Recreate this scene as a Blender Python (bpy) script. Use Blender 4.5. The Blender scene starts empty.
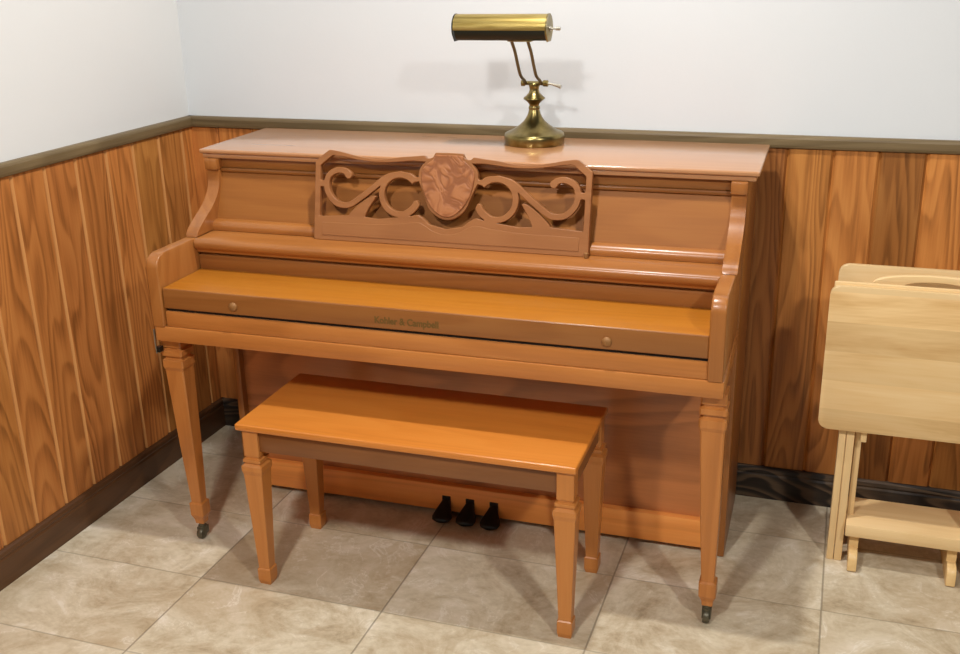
import bpy, bmesh, math, random
import numpy as np
from mathutils import Vector, Matrix
random.seed(4)
SC = bpy.context.scene
COL = SC.collection
PI = math.pi

# ------------------------------------------------------------------ helpers
def link(o, parent=None):
    COL.objects.link(o)
    if parent is not None: o.parent = parent
    return o

def obj(name, bm, mat, parent=None, smooth=False, angle=35):
    bmesh.ops.recalc_face_normals(bm, faces=bm.faces)
    me = bpy.data.meshes.new(name)
    bm.to_mesh(me); bm.free()
    mats = mat if isinstance(mat, (list, tuple)) else [mat]
    for m in mats: me.materials.append(m)
    if smooth:
        for p in me.polygons: p.use_smooth = True
        try: me.set_sharp_from_angle(angle=math.radians(angle))
        except Exception: pass
    return link(bpy.data.objects.new(name, me), parent)

def thing(name, label, cat, loc=(0, 0, 0), rotz=0, group=None):
    o = bpy.data.objects.new(name, None); o.empty_display_size = .1
    o.location = loc; o.rotation_euler = (0, 0, rotz)
    o['label'] = label; o['category'] = cat
    if group: o['group'] = group
    return link(o)

def struct(name, bm, mat, parent=None, smooth=False):
    o = obj(name, bm, mat, parent, smooth)
    if parent is None: o['kind'] = 'structure'
    return o

def box(bm, x0, x1, y0, y1, z0, z1, bev=0.0, seg=2, mi=0):
    vs = [bm.verts.new((x, y, z)) for x in (x0, x1) for y in (y0, y1) for z in (z0, z1)]
    fs = [bm.faces.new([vs[i] for i in f]) for f in
          ((0, 1, 3, 2), (4, 6, 7, 5), (0, 4, 5, 1), (2, 3, 7, 6), (0, 2, 6, 4), (1, 5, 7, 3))]
    for f in fs: f.material_index = mi
    if bev > 0:
        es = list({e for f in fs for e in f.edges})
        bmesh.ops.bevel(bm, geom=es, offset=bev, segments=seg, profile=.5, affect='EDGES', clamp_overlap=True)
    return bm

def prism(bm, pts, axis, a, b, bev=0.0, seg=2):
    """pts: 2D outline; axis 'x' -> pts are (y,z); 'y' -> (x,z); 'z' -> (x,y)"""
    def mk(p, t):
        return {'x': (t, p[0], p[1]), 'y': (p[0], t, p[1]), 'z': (p[0], p[1], t)}[axis]
    va = [bm.verts.new(mk(p, a)) for p in pts]; vb = [bm.verts.new(mk(p, b)) for p in pts]
    n = len(pts)
    fa = bm.faces.new(va); fb = bm.faces.new(vb[::-1])
    for i in range(n):
        bm.faces.new((va[i], vb[i], vb[(i + 1) % n], va[(i + 1) % n]))
    if bev > 0:
        es = list(set(fa.edges) | set(fb.edges))
        bmesh.ops.bevel(bm, geom=es, offset=bev, segments=seg, profile=.5, affect='EDGES', clamp_overlap=True)
    return bm

def rsections(bm, secs, cx=0, cy=0, ch=.12):
    """stack of chamfered squares (z, half width) top to bottom"""
    rings = []
    for z, h in secs:
        c = h * ch
        pts = [(h - c, -h), (h, -h + c), (h, h - c), (h - c, h), (-h + c, h), (-h, h - c), (-h, -h + c), (-h + c, -h)]
        rings.append([bm.verts.new((cx + x, cy + y, z)) for x, y in pts])
    for r0, r1 in zip(rings, rings[1:]):
        for i in range(8): bm.faces.new((r0[i], r0[(i + 1) % 8], r1[(i + 1) % 8], r1[i]))
    bm.faces.new(rings[0]); bm.faces.new(rings[-1][::-1])
    return bm

def lathe(bm, prof, c=(0, 0, 0), axis='z', seg=40, cap=True):
    rings = []
    for r, t in prof:
        ring = []
        for i in range(seg):
            a = 2 * PI * i / seg
            p = {'z': (r * math.cos(a), r * math.sin(a), t), 'x': (t, r * math.cos(a), r * math.sin(a)),
                 'y': (r * math.cos(a), t, r * math.sin(a))}[axis]
            ring.append(bm.verts.new((c[0] + p[0], c[1] + p[1], c[2] + p[2])))
        rings.append(ring)
    for r0, r1 in zip(rings, rings[1:]):
        for i in range(seg): bm.faces.new((r0[i], r0[(i + 1) % seg], r1[(i + 1) % seg], r1[i]))
    if cap:
        bm.faces.new(rings[0]); bm.faces.new(rings[-1][::-1])
    return bm

def catmull(P, n=10):
    P = [np.array(p, float) for p in P]
    Q = [2 * P[0] - P[1]] + P + [2 * P[-1] - P[-2]]
    out = []
    for i in range(1, len(Q) - 2):
        for k in range(n):
            t = k / n
            a, b, c, d = Q[i - 1], Q[i], Q[i + 1], Q[i + 2]
            out.append(.5 * (2 * b + (c - a) * t + (2 * a - 5 * b + 4 * c - d) * t * t + (3 * b - a - 3 * c + d) * t ** 3))
    out.append(P[-1])
    return out

def tube(bm, path, r, seg=10):
    path = [Vector(p) for p in path]
    rs = r if isinstance(r, (list, tuple)) else [r] * len(path)
    prev = None; rings = []
    for i, p in enumerate(path):
        t = (path[min(i + 1, len(path) - 1)] - path[max(i - 1, 0)]).normalized()
        if prev is None:
            u = t.orthogonal().normalized()
        else:
            u = (prev - t * prev.dot(t)).normalized()
        prev = u; w = t.cross(u)
        rings.append([bm.verts.new(p + (u * math.cos(2 * PI * k / seg) + w * math.sin(2 * PI * k / seg)) * rs[i]) for k in range(seg)])
    for r0, r1 in zip(rings, rings[1:]):
        for k in range(seg): bm.faces.new((r0[k], r0[(k + 1) % seg], r1[(k + 1) % seg], r1[k]))
    bm.faces.new(rings[0]); bm.faces.new(rings[-1][::-1])
    return bm

def B(): return bmesh.new()

# ------------------------------------------------------------------ materials
def srgb(r, g, b):
    f = lambda c: (c / 255 / 12.92) if c / 255 <= .04045 else ((c / 255 + .055) / 1.055) ** 2.4
    return (f(r), f(g), f(b), 1)

class N:
    def __init__(s, name):
        s.m = bpy.data.materials.new(name); s.m.use_nodes = True
        s.t = s.m.node_tree; s.t.nodes.clear()
        s.out = s.t.nodes.new('ShaderNodeOutputMaterial')
        s.b = s.t.nodes.new('ShaderNodeBsdfPrincipled')
        s.t.links.new(s.b.outputs[0], s.out.inputs[0])
    def n(s, ty, **kw):
        o = s.t.nodes.new('ShaderNode' + ty)
        for k, v in kw.items(): setattr(o, k, v)
        return o
    def l(s, a, b): s.t.links.new(a, b)
    def set(s, sock, v):
        if hasattr(v, 'is_output') or isinstance(v, bpy.types.NodeSocket): s.l(v, sock)
        else: sock.default_value = v
    def math(s, op, a, b=0.0, c=None, clamp=False):
        o = s.n('Math', operation=op, use_clamp=clamp)
        s.set(o.inputs[0], a); s.set(o.inputs[1], b)
        if c is not None: s.set(o.inputs[2], c)
        return o.outputs[0]
    def vmath(s, op, a, b):
        o = s.n('VectorMath', operation=op); s.set(o.inputs[0], a); s.set(o.inputs[1], b); return o.outputs[0]
    def mix(s, f, a, b, mode='MIX'):
        o = s.n('Mix', data_type='RGBA', blend_type=mode)
        s.set(o.inputs[0], f); s.set(o.inputs[6], a); s.set(o.inputs[7], b); return o.outputs[2]
    def noise(s, v, scale, detail=4, rough=.5, dist=0, dim='3D'):
        o = s.n('TexNoise', noise_dimensions=dim)
        s.l(v, o.inputs['Vector'])
        o.inputs['Scale'].default_value = scale; o.inputs['Detail'].default_value = detail
        o.inputs['Roughness'].default_value = rough; o.inputs['Distortion'].default_value = dist
        return o.outputs[0]
    def ramp(s, f, stops):
        o = s.n('ValToRGB'); cr = o.color_ramp
        while len(cr.elements) < len(stops): cr.elements.new(.5)
        for e, (p, c) in zip(cr.elements, stops): e.position = p; e.color = c
        s.l(f, o.inputs[0]); return o.outputs[0]
    def smooth(s, v, a, b):
        o = s.n('MapRange', interpolation_type='SMOOTHSTEP')
        s.set(o.inputs[0], v); o.inputs[1].default_value = a; o.inputs[2].default_value = b
        return o.outputs[0]
    def bump(s, h, strength, dist=.002):
        o = s.n('Bump'); o.inputs['Strength'].default_value = strength; o.inputs['Distance'].default_value = dist
        s.l(h, o.inputs['Height']); s.l(o.outputs[0], s.b.inputs['Normal'])

def plain(name, col, rough=.5, metal=0.0, spec=.5):
    k = N(name); k.b.inputs['Base Color'].default_value = col
    k.b.inputs['Roughness'].default_value = rough; k.b.inputs['Metallic'].default_value = metal
    k.b.inputs['Specular IOR Level'].default_value = spec
    tc = k.n('TexCoord'); nz = k.noise(tc.outputs['Object'], 40, 3)
    c = k.mix(k.math('MULTIPLY', nz, .25), col, tuple(x * .6 for x in col[:3]) + (1,))
    k.l(c, k.b.inputs['Base Color'])
    return k.m

def wood(name, dark, mid, light, axis='x', gain=1.0, rough=.35, coat=.3, bands=5, figure=.5, fscale=3.0, spec=.4, bandamt=.4, attr=False, stretch=9, bumpk=.08, var=True):
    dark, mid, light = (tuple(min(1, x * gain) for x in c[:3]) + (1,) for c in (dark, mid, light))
    k = N(name); tc = k.n('TexCoord')
    v = tc.outputs['Object']
    if attr:
        at = k.n('Attribute', attribute_name='plank', attribute_type='GEOMETRY')
        rnd = at.outputs['Fac']
    else:
        oi = k.n('ObjectInfo'); rnd = oi.outputs['Random']
    cmb = k.n('CombineXYZ')
    for i in range(3): k.l(k.math('MULTIPLY', rnd, (37.3, 53.1, 71.7)[i] if attr else (1.3, 2.1, 1.7)[i]), cmb.inputs[i])
    v = k.vmath('ADD', v, cmb.outputs[0])
    sc = {'x': (1 / stretch, 1, 1), 'y': (1, 1 / stretch, 1), 'z': (1, 1, 1 / stretch)}[axis]
    vs = k.vmath('MULTIPLY', v, sc)
    big = k.noise(vs, fscale, 2, .45, .3)
    band = k.math('FRACT', k.math('MULTIPLY', big, bands * 4))
    band = k.math('MULTIPLY', k.smooth(band, .0, .75), k.math('SUBTRACT', 1, k.smooth(band, .8, 1.0)))
    sc2 = {'x': (.03, 1, 1), 'y': (1, .03, 1), 'z': (1, 1, .03)}[axis]
    fib = k.noise(k.vmath('MULTIPLY', v, sc2), 170, 3, .6)
    mid_n = k.noise(vs, 14, 4, .6)
    f = k.math('ADD', k.math('MULTIPLY', k.math('SUBTRACT', mid_n, .5), figure * 1.4), .5)
    f = k.math('ADD', f, k.math('MULTIPLY', k.math('SUBTRACT', band, .5), bandamt))
    f = k.math('ADD', f, k.math('MULTIPLY', k.math('SUBTRACT', fib, .5), figure * .9), clamp=True)
    c = k.ramp(f, [(0.0, dark), (.5, mid), (1.0, light)])
    if attr:
        hsv = k.n('HueSaturation'); k.l(c, hsv.inputs['Color'])
        k.l(k.math('MULTIPLY_ADD', rnd, .62, .66), hsv.inputs['Value'])
        k.l(k.math('MULTIPLY_ADD', k.math('FRACT', k.math('MULTIPLY', rnd, 7.7)), .010, .494), hsv.inputs['Hue'])
        c = hsv.outputs[0]
        # knots
        kn = k.n('TexVoronoi'); k.l(k.vmath('MULTIPLY', v, {'z': (1, 1, .45), 'x': (.45, 1, 1), 'y': (1, .45, 1)}[axis]), kn.inputs['Vector'])
        kn.inputs['Scale'].default_value = 4.2
        kd = k.math('SUBTRACT', 1, k.smooth(k.math('ADD', kn.outputs['Distance'], k.math('MULTIPLY', mid_n, .12)), .08, .17))
        c = k.mix(k.math('MULTIPLY', kd, .7), c, tuple(x * .25 for x in dark[:3]) + (1,))
    k.l(c, k.b.inputs['Base Color'])
    k.l(k.math('MULTIPLY_ADD', mid_n, .15, rough - .07), k.b.inputs['Roughness'])
    k.b.inputs['Specular IOR Level'].default_value = spec
    k.b.inputs['Coat Weight'].default_value = coat; k.b.inputs['Coat Roughness'].default_value = .18
    k.bump(k.math('ADD', fib, k.math('MULTIPLY', band, .5)), bumpk, .0012)
    return k.m

PD, PM, PL = srgb(142, 84, 38), srgb(182, 114, 54), srgb(202, 136, 72)
W_X = wood('piano_wood_long', PD, PM, PL, 'x', bandamt=.18, figure=.35, coat=.15)
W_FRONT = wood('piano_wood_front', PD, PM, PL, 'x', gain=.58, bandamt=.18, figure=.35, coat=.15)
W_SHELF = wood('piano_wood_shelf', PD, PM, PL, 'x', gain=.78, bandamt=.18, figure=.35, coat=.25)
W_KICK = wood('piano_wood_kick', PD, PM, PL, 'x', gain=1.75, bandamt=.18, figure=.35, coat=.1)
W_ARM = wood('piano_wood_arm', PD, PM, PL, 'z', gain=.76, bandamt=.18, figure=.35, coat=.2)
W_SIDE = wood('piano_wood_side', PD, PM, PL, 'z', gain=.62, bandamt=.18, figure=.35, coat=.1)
W_Z = wood('piano_wood_upright', PD, PM, PL, 'z', bandamt=.18, figure=.35, coat=.2)
W_Y = wood('piano_wood_deep', PD, PM, PL, 'y', bandamt=.18, figure=.35)
W_LID = wood('piano_wood_lid', srgb(158, 106, 66), srgb(180, 128, 86), srgb(196, 144, 100), 'x', gain=1.05, bandamt=.12, figure=.3, rough=.3, coat=.8)
W_PANEL = wood('piano_wood_panel', srgb(158, 94, 40), srgb(188, 118, 54), srgb(204, 136, 68), 'x', gain=.62, bandamt=.15, figure=.45, fscale=2, rough=.5, coat=.0, spec=.2)
W_DESK = wood('piano_wood_desk', srgb(134, 84, 46), srgb(166, 108, 62), srgb(184, 126, 76), 'x', gain=.82, bandamt=.15, figure=.3, rough=.45, coat=.05, spec=.3)
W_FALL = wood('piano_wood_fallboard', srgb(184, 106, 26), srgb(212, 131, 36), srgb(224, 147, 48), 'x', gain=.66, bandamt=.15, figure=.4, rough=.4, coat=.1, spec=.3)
W_LOW = wood('piano_wood_lower', srgb(112, 66, 32), srgb(154, 94, 50), srgb(178, 112, 62), 'x', gain=1.35, bandamt=.35, figure=.4, fscale=2.2, stretch=5)
W_SEAT = wood('bench_wood_seat', srgb(180, 104, 38), srgb(206, 126, 48), srgb(218, 142, 62), 'x', bandamt=.12, figure=.4, rough=.34, coat=.45, spec=.4)
W_BLEG = wood('bench_wood_upright', srgb(166, 98, 42), srgb(200, 128, 62), srgb(214, 146, 78), 'z', gain=.9, bandamt=.12, figure=.35, coat=.15)
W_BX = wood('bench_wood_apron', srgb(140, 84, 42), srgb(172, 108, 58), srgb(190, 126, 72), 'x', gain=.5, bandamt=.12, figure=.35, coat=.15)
PLANK = wood('wall_plank_wood', srgb(112, 66, 26), srgb(182, 116, 56), srgb(206, 140, 72), 'z', rough=.45, coat=.08, bands=5, figure=.62, fscale=6.0, bandamt=.34, attr=True, stretch=8, bumpk=.12, spec=.3)
PLANK_EDGE_LIT = wood('wall_plank_edge_lit', srgb(158, 102, 50), srgb(196, 136, 76), srgb(212, 156, 94), 'z', rough=.5, coat=0, bandamt=.1, figure=.3)  # light caught by the left wall's groove bevels, painted in as paler wood
RAIL = wood('rail_wood', srgb(84, 66, 42), srgb(118, 98, 66), srgb(146, 124, 88), 'x', gain=.85, rough=.5, coat=.05, bandamt=.2, figure=.6)
RAIL_L = wood('rail_wood_left', srgb(84, 66, 42), srgb(118, 98, 66), srgb(146, 124, 88), 'y', gain=.85, rough=.5, coat=.05, bandamt=.2, figure=.6)
BASE = wood('baseboard_wood_shaded', srgb(22, 17, 13), srgb(54, 43, 33), srgb(98, 78, 58), 'x', rough=.5, coat=.05, bandamt=.75, figure=.6, fscale=7, stretch=5)  # dark stain, with the shade along the back wall painted in too
BASE_L = wood('baseboard_wood_left', srgb(50, 31, 17), srgb(82, 53, 30), srgb(102, 68, 40), 'y', rough=.45, coat=.1, bandamt=.25, figure=.5)
PINE_X = wood('pale_wood_long', srgb(206, 168, 112), srgb(230, 196, 142), srgb(240, 212, 164), 'x', rough=.45, coat=.1, bandamt=.12, figure=.35, fscale=4)
PINE_Z = wood('pale_wood_upright', srgb(212, 172, 114), srgb(232, 198, 144), srgb(240, 212, 164), 'z', rough=.45, coat=.1, bandamt=.12, figure=.3)
PINE_Y = wood('pale_wood_deep', srgb(206, 162, 100), srgb(226, 188, 128), srgb(236, 204, 150), 'y', rough=.45, coat=.1, bandamt=.12, figure=.3)
BLACK = plain('black_iron', srgb(14, 20, 20), .35, .3)
GAP = plain('dark_gap', srgb(22, 13, 8), .8)
STEEL = plain('grey_steel', srgb(150, 145, 135), .3, .9)
CASTER = plain('dull_caster_metal', srgb(96, 90, 72), .4, .5)
KNOB = plain('dull_brass_knob', srgb(150, 104, 56), .5, .2)
GOLD = plain('worn_gold_lettering', srgb(112, 84, 34), .5, .2)
SWITCH = plain('pale_metal_knob', srgb(190, 182, 165), .3, .6)

def brass_mat():
    k = N('antique_brass'); tc = k.n('TexCoord')
    nz = k.noise(tc.outputs['Object'], 25, 4, .6)
    c = k.ramp(nz, [(.3, srgb(120, 104, 60)), (.7, srgb(160, 142, 92))])
    k.l(c, k.b.inputs['Base Color']); k.b.inputs['Metallic'].default_value = 1
    k.b.inputs['Roughness'].default_value = .3
    return k.m
BRASS = brass_mat()
BRONZE = plain('dark_bronze', srgb(112, 98, 68), .4, .6)
def shade_brass():
    k = N('brushed_brass_shade'); tc = k.n('TexCoord')
    nz = k.noise(k.vmath('MULTIPLY', tc.outputs['Object'], (.05, 1, 1)), 220, 2, .5)
    c = k.ramp(nz, [(.3, srgb(166, 140, 74)), (.7, srgb(204, 178, 108))])
    k.l(c, k.b.inputs['Base Color']); k.b.inputs['Metallic'].default_value = 1
    k.b.inputs['Roughness'].default_value = .36
    return k.m
SHADE = shade_brass()
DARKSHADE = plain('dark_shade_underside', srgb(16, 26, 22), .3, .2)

def white_wall(name, col):
    k = N(name); tc = k.n('TexCoord')
    a = k.noise(tc.outputs['Object'], 90, 4, .6); b = k.noise(tc.outputs['Object'], 2.5, 3)
    c = k.mix(k.math('MULTIPLY', b, .35), col, tuple(x * .93 for x in col[:3]) + (1,))
    k.l(c, k.b.inputs['Base Color']); k.b.inputs['Roughness'].default_value = .85
    k.bump(a, .12, .002)
    return k.m
WHITE = white_wall('white_textured_paint', srgb(219, 222, 224))
WHITE_L = white_wall('white_textured_paint_left', srgb(219, 219, 217))

TX0, TY0, TW, TD = -.3455, -.8854, .5203, .3246
def tile_mat():
    k = N('stone_tile'); tc = k.n('TexCoord'); P = tc.outputs['Object']
    sep = k.n('SeparateXYZ'); k.l(P, sep.inputs[0])
    gx = k.math('DIVIDE', k.math('SUBTRACT', sep.outputs[0], TX0), TW)
    gy = k.math('DIVIDE', k.math('SUBTRACT', sep.outputs[1], TY0), TD)
    ix, iy = k.math('FLOOR', gx), k.math('FLOOR', gy)
    fx, fy = k.math('FRACT', gx), k.math('FRACT', gy)
    ex = k.math('MULTIPLY', k.math('MINIMUM', fx, k.math('SUBTRACT', 1, fx)), TW)
    ey = k.math('MULTIPLY', k.math('MINIMUM', fy, k.math('SUBTRACT', 1, fy)), TD)
    grout = k.math('MAXIMUM', k.math('SUBTRACT', 1, k.smooth(ex, .0012, .0032)), k.math('MULTIPLY', .6, k.math('SUBTRACT', 1, k.smooth(ey, .0012, .0032))))
    idv = k.n('CombineXYZ'); k.l(ix, idv.inputs[0]); k.l(iy, idv.inputs[1])
    wn = k.n('TexWhiteNoise', noise_dimensions='3D'); k.l(idv.outputs[0], wn.inputs['Vector'])
    off = k.vmath('MULTIPLY', wn.outputs['Color'], (9, 9, 9))
    v = k.vmath('ADD', P, off)
    big = k.noise(v, 4.6, 6, .68, 1.1)
    mid = k.noise(k.vmath('MULTIPLY', v, (1, 1.6, 1)), 15, 5, .7, .8)
    fine = k.noise(v, 70, 3, .6)
    f = k.math('ADD', k.math('MULTIPLY', big, .68), k.math('MULTIPLY', mid, .32))
    f = k.math('ADD', f, k.math('MULTIPLY', k.math('SUBTRACT', fine, .5), .1))
    c = k.ramp(f, [(.30, srgb(144, 127, 99)), (.42, srgb(186, 169, 140)), (.53, srgb(208, 195, 168)), (.66, srgb(226, 214, 193))])
    tint = k.noise(v, 2.4, 2)
    c = k.mix(k.math('MULTIPLY', k.smooth(tint, .45, .7), .4), c, srgb(176, 150, 114))
    vein = k.math('ABSOLUTE', k.math('SUBTRACT', k.noise(v, 5.5, 5, .65, 1.2), .5))
    vein = k.math('MULTIPLY', k.math('SUBTRACT', 1, k.smooth(vein, .0, .022)), k.smooth(big, .45, .62))
    c = k.mix(k.math('MULTIPLY', vein, .5), c, srgb(232, 224, 208))
    c = k.mix(k.math('MULTIPLY', grout, .6), c, srgb(112, 101, 82))
    k.l(c, k.b.inputs['Base Color'])
    k.l(k.math('MULTIPLY_ADD', mid, .2, .38), k.b.inputs['Roughness'])
    k.b.inputs['Specular IOR Level'].default_value = .35
    h = k.math('SUBTRACT', k.math('MULTIPLY', fine, .15), grout)
    k.bump(h, .35, .002)
    return k.m
TILE = tile_mat()

# ------------------------------------------------------------------ room shell
XL = -.825; RX = 4.2; FY = -5.0; HC = 2.68
bm = B(); box(bm, XL - .1, RX, FY, .1, -.06, 0); struct('floor', bm, TILE)
bm = B(); box(bm, XL - .1, RX, .0, .1, 0, HC); wb = struct('wall_back', bm, WHITE)
bm = B(); box(bm, XL - .1, XL, FY, 0, 0, HC); wl = struct('wall_left', bm, WHITE_L)

def planks(name, cuts, axis, parent, tones=()):
    """vertical boards with V-grooves; one random value per board"""
    bm = B(); lay = bm.faces.layers.float.new('plank')
    T, g, d = .012, .0065, .006
    for a, b in zip(cuts, cuts[1:]):
        r = .32 + .42 * random.random()
        for p0, t0 in tones:
            if abs(a - p0) < .004: r = t0
        prof = [(a, 0), (a, T - d), (a + g, T), (b - g, T), (b, T - d), (b, 0)]
        for (p, t), (p2, t2) in zip(prof[1:-1], prof[2:-1]):
            pts = [(p, t, .02), (p2, t2, .02), (p2, t2, 1.05), (p, t, 1.05)]
            if axis == 'x': vs = [bm.verts.new((x, -t_, z)) for x, t_, z in pts]
            else: vs = [bm.verts.new((XL + t_, x, z)) for x, t_, z in pts]
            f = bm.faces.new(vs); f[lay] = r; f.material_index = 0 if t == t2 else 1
    me = bpy.data.meshes.new(name)
    bmesh.ops.recalc_face_normals(bm, faces=bm.faces)
    # make sure faces look into the room
    for f in bm.faces:
        n = f.normal
        if (axis == 'x' and n.y > 0) or (axis == 'y' and n.x < 0): f.normal_flip()
    bm.to_mesh(me); bm.free(); me.materials.append(PLANK); me.materials.append(PLANK_EDGE_LIT if axis == 'y' else PLANK)
    return link(bpy.data.objects.new(name, me), parent)
cx = [XL, -.72, -.6, -.5, -.36, -.24, -.13, .0, .12, .22, .34, .47, .58, .69, .80, .905, 1.025, 1.142, 1.256, 1.371]
while cx[-1] < RX - .2: cx.append(cx[-1] + .1 + .04 * random.random())
planks('wall_back_panelling', cx, 'x', wb, ((.905, .02), (1.025, .62), (1.142, .72), (1.256, .08), (1.371, .85)))
cy = [0, -.07, -.19, -.316, -.436, -.564, -.685, -.804, -.92, -1.04, -1.15]
while cy[-1] > FY + .2: cy.append(cy[-1] - .1 - .04 * random.random())
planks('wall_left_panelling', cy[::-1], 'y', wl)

rp = [(0, 1.040), (-.014, 1.040), (-.020, 1.043), (-.022, 1.050), (-.022, 1.066), (-.020, 1.071), (-.014, 1.0745), (0, 1.0745)]
bm = B(); prism(bm, [(y - .0, z) for y, z in rp], 'x', XL, RX); struct('trim_1', bm, RAIL)
bm = B(); prism(bm, [(XL - y, z) for y, z in rp], 'y', FY, 0); struct('trim_2', bm, RAIL_L)
bp_ = [(0, 0), (-.026, 0), (-.026, .074), (-.0235, .080), (-.0255, .086), (-.0235, .095), (-.018, .1), (0, .1)]
bm = B(); prism(bm, bp_, 'x', XL, RX); struct('baseboard_back', bm, BASE)
bm = B(); prism(bm, [(XL - y, z) for y, z in bp_], 'y', FY, 0); struct('baseboard_left', bm, BASE_L)
TURN = Matrix.Translation((XL, 0, 0)) @ Matrix.Rotation(-.0167, 4, 'Z') @ Matrix.Translation((-XL, 0, 0))
for nm in ('wall_left', 'trim_2', 'baseboard_left'): bpy.data.objects[nm].matrix_world = TURN

# ------------------------------------------------------------------ piano
PX, PY, PR = .2299, -.0539, .0122
piano = thing('upright_piano', 'warm brown wooden upright piano with fretwork music desk against the panelled wall', 'piano', (PX, PY, 0), PR)
HW = .725; TI = .69
# lid, two moulded layers
bm = B()
box(bm, -.7435, .752, -.376, -.002, 1.043, 1.055, .004, 3)
box(bm, -.738, .745, -.370, -.004, 1.030, 1.0435, .004, 2)
obj('lid', bm, W_LID, piano, True)
# sides of the case
for s in (-1, 1):
    a, b = sorted((s * TI, s * HW))
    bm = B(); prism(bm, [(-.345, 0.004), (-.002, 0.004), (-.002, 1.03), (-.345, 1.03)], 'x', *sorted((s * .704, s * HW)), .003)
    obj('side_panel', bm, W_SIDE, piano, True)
    # scrolled pilaster
    fr = [(-.372, 1.0), (-.372, .985), (-.375, .965), (-.383, .945), (-.399, .925), (-.425, .905), (-.460, .885), (-.487, .868), (-.503, .855), (-.510, .8435)]
    fr = [tuple(p) for p in catmull(fr, 4)]
    bm = B(); prism(bm, fr + [(-.33, .8435), (-.33, 1.0)], 'x', a, b, .0035)
    pil = obj('pilaster', bm, W_ARM, piano, True, 50)
    bm = B(); box(bm, a - .002, b + .002, -.382, -.33, 1.0, 1.03, .003); obj('pilaster_block', bm, W_ARM, pil, True)
    # key arm with rounded top front corner
    R = .034
    arc = [(-.697 + R - R * math.cos(t), .842 - R + R * math.sin(t)) for t in np.linspace(0, PI / 2, 9)]
    bm = B(); prism(bm, [(-.697, .652)] + arc + [(-.345, .842), (-.345, .652)], 'x', a - .003, b - .003, .005, 3)
    obj('arm', bm, W_ARM, piano, True, 50)
# upper panel leaning back, with mouldings
bm = B(); prism(bm, [(-.412, .845), (-.350, 1.0), (-.33, 1.0), (-.33, .845)], 'x', -TI, TI); up = obj('upper_panel', bm, W_PANEL, piano)
bm = B(); box(bm, -TI, TI, -.356, -.33, 1.003, 1.03, .003); box(bm, -TI, TI, -.362, -.33, .992, 1.003, .004)
obj('top_moulding', bm, W_FRONT, up, True)
pr = [(-.40, .843), (-.428, .843), (-.430, .852), (-.427, .861), (-.419, .868), (-.412, .870), (-.40, .87)]
bm = B(); prism(bm, pr, 'x', -TI, TI); obj('lower_moulding', bm, W_SHELF, up, True, 60)
# shelf under the music desk
nose = [(-.40, .842), (-.520, .842), (-.5265, .838), (-.529, .831), (-.529, .824), (-.526, .818), (-.520, .814), (-.517, .806), (-.40, .806)]
bm = B(); prism(bm, nose, 'x', -TI, TI); obj('music_shelf', bm, W_SHELF, piano, True, 50)
# closed fallboard: riser + flat lid + front
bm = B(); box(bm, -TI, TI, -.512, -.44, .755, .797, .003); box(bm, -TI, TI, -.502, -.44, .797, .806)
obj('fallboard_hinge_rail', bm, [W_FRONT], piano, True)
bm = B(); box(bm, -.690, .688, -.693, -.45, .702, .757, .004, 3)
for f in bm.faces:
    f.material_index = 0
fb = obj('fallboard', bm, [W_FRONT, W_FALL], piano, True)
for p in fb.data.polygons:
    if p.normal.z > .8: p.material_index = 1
for x, z in ((-.486, .724), (.463, .722)):
    bm = B(); lathe(bm, [(.010, -.690), (.0115, -.6935), (.0115, -.6965), (.009, -.699), (.004, -.7005), (.0005, -.701)], (x, 0, z), 'y', 20)
    obj('fallboard_knob', bm, KNOB, fb, True, 60)
bm = B(); box(bm, -.687, .687, -.684, -.45, .690, .703); obj('shadow_gap', bm, GAP, piano)
bm = B(); box(bm, -TI, TI, -.690, -.45, .652, .694, .003); obj('key_slip', bm, W_X, piano, True)
bm = B(); box(bm, -HW, HW, -.694, -.30, .610, .652, .004, 2); obj('key_bed', bm, W_X, piano, True)
# lettering on the front edge of the fallboard
cu = bpy.data.curves.new('lettering', 'FONT'); cu.body = 'Kohler & Campbell'; cu.size = .024; cu.align_x = 'CENTER'; cu.align_y = 'CENTER'
cu.extrude = .0003; cu.offset = .0006; cu.space_character = 1.0
tmp = bpy.data.objects.new('lettering_source', cu); COL.objects.link(tmp)
bpy.context.view_layer.update()
me = bpy.data.meshes.new_from_object(tmp.evaluated_get(bpy.context.evaluated_depsgraph_get()))
bpy.data.objects.remove(tmp)
w = max(v.co.x for v in me.vertices) - min(v.co.x for v in me.vertices)
me.transform(Matrix.Diagonal((.163 / w, 1, 1, 1)))
me.transform(Matrix.Translation((-.020, -.6934, .7235)) @ Matrix.Rotation(PI / 2, 4, 'X'))
me.materials.clear(); me.materials.append(GOLD); me.name = 'lettering'
lt = link(bpy.data.objects.new('lettering', me), fb); lt['label'] = 'worn gold maker name lettering'
# lower case
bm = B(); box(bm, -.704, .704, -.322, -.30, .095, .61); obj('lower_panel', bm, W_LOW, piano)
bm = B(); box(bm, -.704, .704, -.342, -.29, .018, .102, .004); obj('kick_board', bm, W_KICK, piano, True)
bm = B(); box(bm, -TI, TI, -.31, -.02, .004, .03); obj('bottom_board', bm, GAP, piano)
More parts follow.
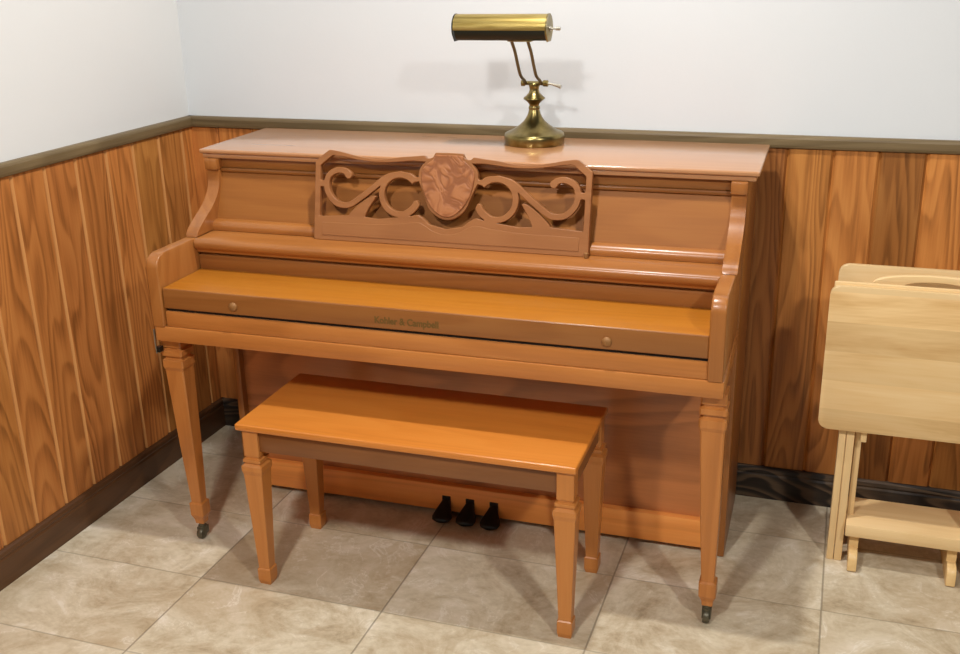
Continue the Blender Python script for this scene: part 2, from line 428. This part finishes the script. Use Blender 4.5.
# pedals
for x in (-.066, .006, .078):
    bm = B()
    secs = [(-.335, .050, .011, .010), (-.347, .050, .013, .010), (-.358, .042, .018, .011), (-.370, .030, .026, .011), (-.384, .022, .030, .010), (-.396, .018, .026, .008), (-.402, .017, .014, .005)]
    rings = []
    for y, z, hw, hh in secs:
        rings.append([bm.verts.new((x + hw * math.cos(t) ** 1, y, z + hh * math.sin(t))) for t in np.linspace(0, 2 * PI, 16, endpoint=False)])
    for r0, r1 in zip(rings, rings[1:]):
        for i in range(16): bm.faces.new((r0[i], r0[(i + 1) % 16], r1[(i + 1) % 16], r1[i]))
    bm.faces.new(rings[0]); bm.faces.new(rings[-1][::-1])
    pd = obj('pedal', bm, BLACK, piano, True, 60); pd['label'] = 'black metal pedal'
    bm = B(); box(bm, x - .013, x + .013, -.3445, -.335, .003, .068, .002); obj('pedal_slot', bm, GAP, pd)
# front legs with casters
def leg_piece(cxx, cyy):
    bm = B()
    secs = [(.612, .029), (.585, .029), (.582, .024), (.577, .024), (.574, .031), (.560, .031), (.557, .024), (.551, .024), (.546, .031), (.527, .031), (.517, .0275),
            (.30, .022), (.118, .0155), (.114, .0205), (.078, .0205), (.062, .014), (.050, .013)]
    rsections(bm, [(z, h) for z, h in secs], cxx, cyy)
    for v in bm.verts: v.co.x += .010 * max(0, (.517 - v.co.z)) / .45
    cxx += .010
    lg = obj('leg', bm, W_Z, piano)
    bm = B(); lathe(bm, [(.009, .052), (.009, .040), (.012, .039), (.012, .033), (.004, .032)], (cxx, cyy, 0), 'z', 20)
    box(bm, cxx - .011, cxx - .008, cyy - .012, cyy + .014, .012, .036, .001); box(bm, cxx + .008, cxx + .011, cyy - .012, cyy + .014, .012, .036, .001)
    wh = [(.004, -.008), (.015, -.008), (.017, -.005), (.017, .005), (.015, .008), (.004, .008)]
    lathe(bm, [(r, t) for r, t in wh], (cxx, cyy - .006, .017), 'x', 24)
    cs = obj('caster', bm, CASTER, lg, True); cs['label'] = 'dull metal caster'
leg_piece(-.703, -.640); leg_piece(.703, -.640)
# small metal stay hanging below the left end of the key bed
bm = B(); tube(bm, [(-.7335, -.688, .640), (-.734, -.689, .60), (-.733, -.688, .572)], .0022, 8)
st = obj('stay_rod', bm, STEEL, piano, True)
bm = B(); box(bm, -.7365, -.722, -.690, -.672, .575, .590, .002); obj('stay_bracket', bm, BLACK, st)

# music desk: fretted board, built from a distance field, mirrored about its middle
def smin_path(X, Y, pts, w):
    d = np.full(X.shape, 9.0)
    ws = w if isinstance(w, (list, tuple)) else [w] * len(pts)
    for (p, q), (w0, w1) in zip(zip(pts, pts[1:]), zip(ws, ws[1:])):
        px, py = p; qx, qy = q; dx, dy = qx - px, qy - py
        t = np.clip(((X - px) * dx + (Y - py) * dy) / (dx * dx + dy * dy + 1e-12), 0, 1)
        d = np.minimum(d, np.hypot(X - px - t * dx, Y - py - t * dy) - (w0 + (w1 - w0) * t))
    return d
def sd_poly(X, Y, P):
    P = [tuple(p) for p in P]; d = np.full(X.shape, 9.0); ins = np.zeros(X.shape, bool)
    for (x0, y0), (x1, y1) in zip(P, P[1:] + P[:1]):
        dx, dy = x1 - x0, y1 - y0
        t = np.clip(((X - x0) * dx + (Y - y0) * dy) / (dx * dx + dy * dy + 1e-12), 0, 1)
        d = np.minimum(d, np.hypot(X - x0 - t * dx, Y - y0 - t * dy))
        c = ((y0 > Y) != (y1 > Y)) & (X < (x1 - x0) * (Y - y0) / (y1 - y0 + 1e-15) + x0)
        ins ^= c
    return np.where(ins, -d, d)
def cm2(P, n=8): return [tuple(p) for p in catmull(P, n)]
def desk_field(X, Y):
    X = np.abs(X)
    topb = cm2([(.0656, .2295), (.095, .2262), (.128, .2232), (.17, .2170), (.2086, .2155), (.255, .2215), (.300, .2305), (.327, .2345)])
    outl = [(0, .238), (.036, .2375), (.0417, .226), (.0500, .2225), (.0587, .2225)] + topb + [(.332, .233), (.369, .2055), (.369, 0), (0, 0), (-.05, 0), (-.05, .238)]
    o = sd_poly(X, Y, outl)
    innt = cm2([(.096, .2146), (.13, .2110), (.17, .2075), (.206, .2075), (.25, .2115), (.29, .2180), (.316, .2210)])
    inner = sd_poly(X, Y, [(.0, .2136), (.0697, .2136)] + innt + [(.322, .2195), (.354, .194), (.354, .02), (0, .02)])
    sh = sd_poly(X, Y, [(-.05, .24), (.042, .24)] + cm2([(.045, .226), (.060, .215), (.073, .201), (.079, .187), (.078, .168), (.073, .143), (.063, .118), (.047, .094), (.027, .078), (.010, .071), (0, .070)]) + [(-.05, .07)])
    C = (.129, .1278)
    ringp = [(C[0] + .0505 * math.cos(t), C[1] + .0505 * math.sin(t)) for t in np.linspace(math.radians(205), math.radians(505), 40)]
    ring = smin_path(X, Y, ringp, [.0092] * 6 + [.0076] * 34)
    stem = smin_path(X, Y, cm2([(.066, .178), (.085, .168), (.105, .178), (.13, .180)]), .0055)
    scr = cm2([(.130, .180), (.168, .170), (.20, .145), (.2385, .115), (.272, .0945), (.305, .097), (.329, .12), (.336, .147), (.328, .171), (.305, .183), (.284, .181), (.274, .172)])
    n = len(scr)
    scroll = smin_path(X, Y, scr, [.0076] * (n - 8) + list(np.linspace(.0076, .0098, 8)))
    bridge = smin_path(X, Y, [(.336, .147), (.362, .147)], .008)
    base = sd_poly(X, Y, [(-.05, .0), (-.05, .047), (0, .047), (.045, .056), (.064, .0717), (.0784, .0794), (.10, .074), (.137, .0690), (.19, .0625), (.240, .0665), (.269, .0674), (.36, .061), (.36, 0)])
    leaf = sd_poly(X, Y, cm2([(.194, .120), (.206, .121), (.235, .103), (.2688, .0718), (.262, .062), (.232, .058), (.214, .090), (.194, .120)], 3))
    keep = np.minimum.reduce([sh, ring, stem, scroll, bridge, base, leaf])
    hole = np.maximum(inner, -keep)
    slot = smin_path(X, Y, cm2([(.0155, .0600), (.030, .067), (.0560, .090), (.0720, .122), (.0850, .150)]), [.0085] * 9 + list(np.linspace(.009, .012, 24)))
    slot = np.maximum(slot, -smin_path(X, Y, [(0, .0), (0, .1)], .0045))
    hole = np.minimum(hole, slot)
    return np.maximum(o, -hole)
def contours(F, xs, ys):
    segs = {}
    ny, nx = F.shape
    def ip(i0, j0, i1, j1):
        a, b = F[i0, j0], F[i1, j1]; t = a / (a - b)
        return (xs[j0] + (xs[j1] - xs[j0]) * t, ys[i0] + (ys[i1] - ys[i0]) * t)
    S = F < 0
    for i in range(ny - 1):
        for j in range(nx - 1):
            c = (S[i, j], S[i, j + 1], S[i + 1, j + 1], S[i + 1, j])
            if all(c) or not any(c): continue
            cr = []
            for e, (A, Bp) in enumerate((((i, j), (i, j + 1)), ((i, j + 1), (i + 1, j + 1)), ((i + 1, j), (i + 1, j + 1)), ((i, j), (i + 1, j)))):
                if S[A] != S[Bp]: cr.append((('h', i, j), ('v', i, j + 1), ('h', i + 1, j), ('v', i, j))[e] + (ip(*A, *Bp),))
            for k in range(0, len(cr) - 1, 2):
                a, b = cr[k], cr[k + 1]
                segs.setdefault(a[:3], []).append((b[:3], a[3])); segs.setdefault(b[:3], []).append((a[:3], b[3]))
    loops = []; seen = set()
    for st in segs:
        if st in seen: continue
        loop = []; cur = st; prev = None
        while cur not in seen:
            seen.add(cur); loop.append(segs[cur][0][1])
            nxt = [k for k, _ in segs[cur] if k != prev]
            prev, cur = cur, (nxt[0] if nxt else st)
        if len(loop) > 12: loops.append(loop)
    return loops
def flat_board(loops, half, bev):
    cu = bpy.data.curves.new('board_outline', 'CURVE'); cu.dimensions = '2D'; cu.fill_mode = 'BOTH'
    cu.extrude = half; cu.bevel_depth = bev; cu.bevel_resolution = 1; cu.offset = -bev
    for lp in loops:
        sp = cu.splines.new('POLY'); sp.points.add(len(lp) - 1); sp.use_cyclic_u = True
        for q, (x, y) in zip(sp.points, lp): q.co = (x, y, 0, 1)
    t = bpy.data.objects.new('board_source', cu); COL.objects.link(t)
    bpy.context.view_layer.update()
    me = bpy.data.meshes.new_from_object(t.evaluated_get(bpy.context.evaluated_depsgraph_get()))
    bpy.data.objects.remove(t)
    return me
ST = .0018
xs = np.arange(-.375, .3751, ST); ys = np.arange(-.006, .246, ST)
GX, GY = np.meshgrid(xs, ys)
loops = contours(desk_field(GX, GY), xs, ys)
def smooth_loop(lp):
    a = np.array(lp); a = .25 * np.roll(a, 1, 0) + .5 * a + .25 * np.roll(a, -1, 0)
    return a[::2]
loops = [smooth_loop(l) for l in loops]
tv = Vector((0, .045, .217)).normalized(); nv = Vector((1, 0, 0)).cross(tv)
DM = Matrix.Translation((-.006, -.447, .8425)) @ Matrix(((1, tv.x, nv.x, 0), (0, tv.y, nv.y, 0), (0, tv.z, nv.z, 0), (0, 0, 0, 1)))
me = flat_board(loops, .007, .0015); me.transform(Matrix.Translation((0, 0, -.008))); me.transform(DM)
me.materials.clear(); me.materials.append(W_DESK); me.name = 'music_desk'
desk = link(bpy.data.objects.new('music_desk', me), piano); desk['label'] = 'pierced scrollwork music desk'
def sym(P): return [(-x, y) for x, y in P[::-1]] + list(P)
# raised lower border
bp2 = cm2([(.012, .034), (.035, .040), (.060, .054), (.080, .060), (.12, .054), (.20, .048), (.28, .047), (.345, .046)], 5) + [(.345, .013)]
me = flat_board([sym(bp2)], .0012, .0008); me.transform(DM); me.materials.clear(); me.materials.append(W_DESK); me.name = 'desk_border'
link(bpy.data.objects.new('desk_border', me), desk)
# carved shield
def carve():
    k = N('carved_shield_wood'); tc = k.n('TexCoord')
    nz = k.noise(k.vmath('ADD', tc.outputs['Object'], (3.7, 1.9, 5.3)), 20, 2, .5, 1.2)
    w_ = k.math('SINE', k.math('MULTIPLY', nz, 20))
    c = k.ramp(k.math('MULTIPLY_ADD', w_, .5, .5), [(0, srgb(138, 82, 44)), (.5, srgb(158, 98, 56)), (1, srgb(170, 110, 66))])
    k.l(c, k.b.inputs['Base Color']); k.b.inputs['Roughness'].default_value = .42
    k.bump(w_, .16, .003)
    return k.m
CARVE = carve()
shp = [(.0, .232), (.036, .231), (.040, .221), (.054, .210), (.066, .198), (.071, .186), (.070, .168), (.065, .145), (.055, .121), (.040, .099), (.022, .084), (.008, .078), (0, .077)]
shp = cm2(shp, 4)
full = shp + [(-x, y) for x, y in shp[::-1][1:-1]]
me = flat_board([full], .0022, .0016); me.transform(DM); me.materials.clear(); me.materials.append(CARVE); me.name = 'carved_shield'
link(bpy.data.objects.new('carved_shield', me), desk)
bm = B(); lathe(bm, [(.003, 0), (.006, .001), (.006, .012), (.003, .014)], (.360, -.452, .842), 'z', 12)
obj('desk_stop', bm, KNOB, desk, True)

# ------------------------------------------------------------------ bench
bench = thing('piano_bench', 'orange brown wooden piano bench with square tapered legs in front of the pedals', 'bench', (.236, -.6964, 0), .009)
BW, BD, BH = .4326, .1745, .4616
bm = B(); box(bm, -BW - .007, BW - .006, -BD, BD, BH - .018, BH, .004, 3); obj('seat', bm, W_SEAT, bench, True)
LX, LY = .402, .146
for s in (-1, 1):
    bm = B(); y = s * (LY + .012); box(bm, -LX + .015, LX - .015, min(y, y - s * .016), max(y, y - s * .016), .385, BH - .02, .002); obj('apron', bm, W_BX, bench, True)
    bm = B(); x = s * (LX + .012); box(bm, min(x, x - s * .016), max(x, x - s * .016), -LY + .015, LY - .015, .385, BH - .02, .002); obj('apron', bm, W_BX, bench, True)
for sx in (-1, 1):
    for sy in (-1, 1):
        bm = B()
        rsections(bm, [(.4435, .0205), (.373, .0205), (.371, .018), (.366, .018), (.364, .0245), (.357, .0245), (.355, .021), (.352, .021), (.346, .0285), (.334, .0285), (.322, .0255),
                       (.15, .0190), (.047, .0155), (.044, .0185), (.012, .0185), (.0, .0155)], sx * LX - .002, sy * LY, .08)
        obj('leg', bm, W_BLEG, bench)

# ------------------------------------------------------------------ lamp
lx, ly, lz = .1355, -.104, 1.0552
c_, s_ = math.cos(PR), math.sin(PR)
lamp = thing('piano_lamp', 'antique brass piano lamp with half-round shade standing on the piano lid', 'lamp', (PX + c_ * lx - s_ * ly, PY + s_ * lx + c_ * ly, lz), PR)
bm = B(); lathe(bm, [(.080, 0), (.0815, .003), (.0815, .020), (.080, .027), (.076, .030), (.066, .0335), (.055, .040), (.040, .050), (.029, .060), (.022, .070), (.017, .080), (.0140, .092)], seg=56)
base = obj('base', bm, BRASS, lamp, True, 50)
bm = B(); lathe(bm, [(.0140, .091), (.0155, .094), (.0155, .098), (.013, .101), (.014, .106), (.021, .113), (.029, .119), (.029, .122), (.022, .128), (.015, .135), (.0125, .143), (.0135, .150), (.0155, .156), (.014, .161), (.008, .164)], seg=36)
obj('stem', bm, BRASS, lamp, True, 50)
bm = B(); lathe(bm, [(.005, -.036), (.0085, -.035), (.0085, -.026), (.0055, -.024), (.0055, .024), (.0085, .026), (.0085, .038), (.005, .039)], (0, 0, .160), 'x', 24)
obj('cross_bar', bm, BRASS, lamp, True, 50)
bm = B(); tube(bm, [(.038, 0, .160), (.050, 0, .158), (.066, -.001, .154), (.074, -.002, .152)], [.003, .003, .0045, .0055], 14)
kn = obj('thumb_screw', bm, SWITCH, lamp, True); kn['label'] = 'pale metal thumb screw'
Ls = .245 - .104; SY = -.245 - ly; SZ = 1.368 - lz
for x in (-.0215, .021):
    path = [tuple(p) for p in catmull([(x, -.004, .160), (x, -.022, .170), (x, -.058, .187), (x, -.085, .220), (x, -.108, .252), (x, -.135, .278), (x, SY + .004, SZ - .026)], 6)]
    bm = B(); tube(bm, path, .0042, 12); obj('arm', bm, BRONZE, lamp, True, 60)
bm = B(); box(bm, -.030, .034, SY - .010, SY + .016, SZ - .034, SZ - .026, .003); obj('shade_bracket', bm, BRASS, lamp, True)
# shade: open-bottomed trough
X0, X1, R = -.031 - lx, .211 - lx, .0335
def shell(a0, a1, r0, r1, x0, x1, n=24):
    bm = B(); rows = []
    for t in np.linspace(a0, a1, n):
        y_, z_ = -math.cos(t), math.sin(t)
        rows.append([bm.verts.new((x, SY + y_ * r, SZ + z_ * r)) for x, r in ((x0, r1), (x1, r1), (x1, r0), (x0, r0))])
    for p, q in zip(rows, rows[1:]):
        for i in range(4): bm.faces.new((p[i], p[(i + 1) % 4], q[(i + 1) % 4], q[i]))
    bm.faces.new(rows[0]); bm.faces.new(rows[-1][::-1])
    return bm
sh_ = obj('shade', shell(math.radians(-8), math.radians(205), R - .0015, R, X0, X1, 30), SHADE, lamp, True, 40)
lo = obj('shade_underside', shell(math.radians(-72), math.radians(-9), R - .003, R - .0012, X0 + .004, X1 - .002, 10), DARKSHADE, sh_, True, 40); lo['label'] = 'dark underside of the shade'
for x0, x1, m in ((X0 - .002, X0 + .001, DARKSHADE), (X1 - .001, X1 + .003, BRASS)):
    pts = [(SY - (R + .001) * math.cos(t), SZ + (R + .001) * math.sin(t)) for t in np.linspace(math.radians(-30), math.radians(210), 34)]
    pts += [(SY + .016, SZ - .033), (SY - .016, SZ - .033)]
    bm = B(); prism(bm, pts, 'x', x0, x1, .0008); obj('end_cap', bm, m, sh_, True)
bm = B(); lathe(bm, [(.0065, X1 + .002), (.0065, X1 + .006), (.0025, X1 + .007), (.0025, X1 + .018), (.0045, X1 + .019), (.0045, X1 + .030), (.003, X1 + .031)], (0, SY, SZ - .002), 'x', 16)
sw = obj('switch', bm, SWITCH, lamp, True); sw['label'] = 'pale turn switch'

# ------------------------------------------------------------------ folded tray tables and their stand
def rrect(x0, x1, z0, z1, r, n=6):
    out = []
    for cx_, cz_, a in ((x1 - r, z1 - r, 0), (x0 + r, z1 - r, 90), (x0 + r, z0 + r, 180), (x1 - r, z0 + r, 270)):
        for t in np.linspace(a, a + 90, n): out.append((cx_ + r * math.cos(math.radians(t)), cz_ + r * math.sin(math.radians(t))))
    return out
TC = 1.408
def tray_planks():
    k = N('glued_pale_boards'); tc = k.n('TexCoord'); P = tc.outputs['Object']
    sep = k.n('SeparateXYZ'); k.l(P, sep.inputs[0])
    idx = k.math('FLOOR', k.math('DIVIDE', k.math('ADD', sep.outputs[2], .021), .0775))
    wn = k.n('TexWhiteNoise', noise_dimensions='1D'); k.l(k.math('ADD', idx, 3.3), wn.inputs['W'])
    v = k.vmath('ADD', k.vmath('MULTIPLY', P, (.16, 1, 1)), k.vmath('MULTIPLY', wn.outputs['Color'], (7, 7, 7)))
    a = k.noise(v, 9, 4, .6, 1.1); fib = k.noise(k.vmath('MULTIPLY', P, (.03, 1, 1)), 150, 2)
    f = k.math('ADD', k.math('MULTIPLY', a, .8), k.math('MULTIPLY', fib, .2))
    c = k.ramp(f, [(.3, srgb(202, 158, 98)), (.5, srgb(226, 190, 134)), (.72, srgb(236, 206, 156))])
    hs = k.n('HueSaturation'); k.l(c, hs.inputs['Color']); k.l(k.math('MULTIPLY_ADD', wn.outputs['Value'], .3, .84), hs.inputs['Value'])
    k.l(hs.outputs[0], k.b.inputs['Base Color']); k.b.inputs['Roughness'].default_value = .42
    k.b.inputs['Coat Weight'].default_value = .1
    return k.m
TRAYW = tray_planks()
def tray_table(name, label, yf, z0, z1, xin, legs):
    t = thing(name, label, 'folding table', (TC, yf, 0))
    hw = .242 - xin
    bm = B(); prism(bm, rrect(-hw, hw, z0, z1, .022), 'y', 0, .014, .003, 3); obj('tray_top', bm, TRAYW, t, True, 50)
    for s in (-1, 1):
        for a, b, y0, y1, zt in legs:
            xa, xb = sorted((s * a, s * b))
            bm = B(); box(bm, xa, xb, y0, y1, 0, zt, .0025); obj('leg', bm, PINE_Z, t, True)
        bm = B(); box(bm, *(sorted((s * .121, s * .136))), .016, .030, z0 - .034, z0 + .10, .002); obj('cleat', bm, PINE_Z, t, True)
    return t
tray_table('folding_tray_table', 'front folded pale wooden tray table, flat board facing the room', -.334, .388, .768, .0,
           [(.171, .1885, .020, .042, .73), (.150, .1695, .020, .042, .73)])
tf = [o for o in bpy.data.objects if o.name == 'folding_tray_table'][0]
bm = B(); box(bm, -.234, .234, .0145, .0225, .66, .7755, .003); obj('batten', bm, PINE_X, tf, True)
t2 = thing('folding_tray_table', 'rear folded tray table, taller board nearest the wall behind the front one', 'folding table', (TC, -.250, 0))
bm = B(); prism(bm, rrect(-.226, .226, .42, .800, .022), 'y', 0, .014, .003, 3); obj('tray_top', bm, TRAYW, t2, True, 50)
for s in (-1, 1):
    for a, b in ((.171, .1875), (.152, .1690)):
        xa, xb = sorted((s * a, s * b))
        bm = B(); box(bm, xa, xb, .018, .040, 0, .70, .0025); obj('leg', bm, PINE_Z, t2, True)
# storage stand
rack = thing('tray_table_stand', 'low pale wooden storage stand with two runner feet beneath the folded tray tables', 'stand', (TC, -.26, 0))
bm = B(); box(bm, -.1485, .1485, -.082, .078, .092, .127, .003, 2); obj('shelf', bm, PINE_X, rack, True)
# arched carrying handle on two posts
arch = [(.146 * math.cos(q), .768 + .030 * math.sin(q) ** .8) for q in np.linspace(0, PI, 33)]
slot_ = [(.075 * math.cos(q), .768 + .014 * math.sin(q)) for q in np.linspace(0, 2 * PI, 33)[:-1]]
me = flat_board([[(.146, .70)] + arch + [(-.146, .70)], slot_], .006, .0015)
me.transform(Matrix.Translation((0, -.033, 0)) @ Matrix.Rotation(PI / 2, 4, 'X')); me.materials.clear(); me.materials.append(PINE_X); me.name = 'carrying_handle'
link(bpy.data.objects.new('carrying_handle', me), rack)
for s in (-1, 1):
    xa, xb = sorted((s * .131, s * .147)); bm = B(); box(bm, xa, xb, -.025, -.008, .126, .765, .002); obj('post', bm, PINE_Z, rack, True)
for s in (-1, 1):
    bm = B(); cxr = -.124 if s < 0 else .114
    pf = [(-.104, .004), (-.104, .034), (-.098, .046), (-.086, .052), (.11, .052), (.125, .034), (.125, 0), (-.098, 0)]
    prism(bm, pf, 'x', cxr - .0115, cxr + .0115, .003); box(bm, cxr - .0115, cxr + .0115, -.060, .080, .05, .093)
    obj('runner_foot', bm, PINE_Y, rack, True)

# ------------------------------------------------------------------ light
def point(name, loc, W, r, col=(1, .985, .955), spot=None):
    li = bpy.data.lights.new(name, 'SPOT' if spot else 'POINT'); li.energy = W; li.color = col; li.shadow_soft_size = r
    if spot: li.spot_size = math.radians(spot); li.spot_blend = .6
    o = bpy.data.objects.new(name, li); o.location = loc; COL.objects.link(o); return o
point('ceiling_light', (.49, -.80, 2.66), 122, .04, spot=165)
point('ceiling_light', (.32, -2.85, 2.66), 160, .10, spot=165)
point('ceiling_light', (.6, -4.9, 2.66), 40, .08, spot=165)  # unseen fill added far in front to lift upright faces and soften shadows
point('ceiling_light', (2.3, -2.7, 2.66), 155, .08, spot=165)  # unseen lamp added to brighten the floor and wall at right
wd = bpy.data.worlds.new('room_ambient'); SC.world = wd; wd.use_nodes = True
bg = wd.node_tree.nodes['Background']; bg.inputs[0].default_value = (1, 1, 1, 1); bg.inputs[1].default_value = .07
SC.view_settings.view_transform = 'Standard'
SC.view_settings.exposure = -.07

# ------------------------------------------------------------------ camera
yaw, pit, rol, f = .3338, -.3432, -.0213, 1053.77
d = Vector((-math.sin(yaw) * math.cos(pit), math.cos(yaw) * math.cos(pit), math.sin(pit)))
r = Vector((math.cos(yaw), math.sin(yaw), 0)); u = r.cross(d)
r2 = r * math.cos(rol) + u * math.sin(rol); u2 = -r * math.sin(rol) + u * math.cos(rol)
cam = bpy.data.cameras.new('camera'); cam.sensor_fit = 'HORIZONTAL'; cam.sensor_width = 36; cam.lens = f / 960 * 36
cam.clip_start = .05
co = bpy.data.objects.new('camera', cam); COL.objects.link(co)
co.matrix_world = Matrix(((r2.x, u2.x, -d.x, 1.1572), (r2.y, u2.y, -d.y, -2.9204), (r2.z, u2.z, -d.z, 1.5523), (0, 0, 0, 1)))
SC.camera = co
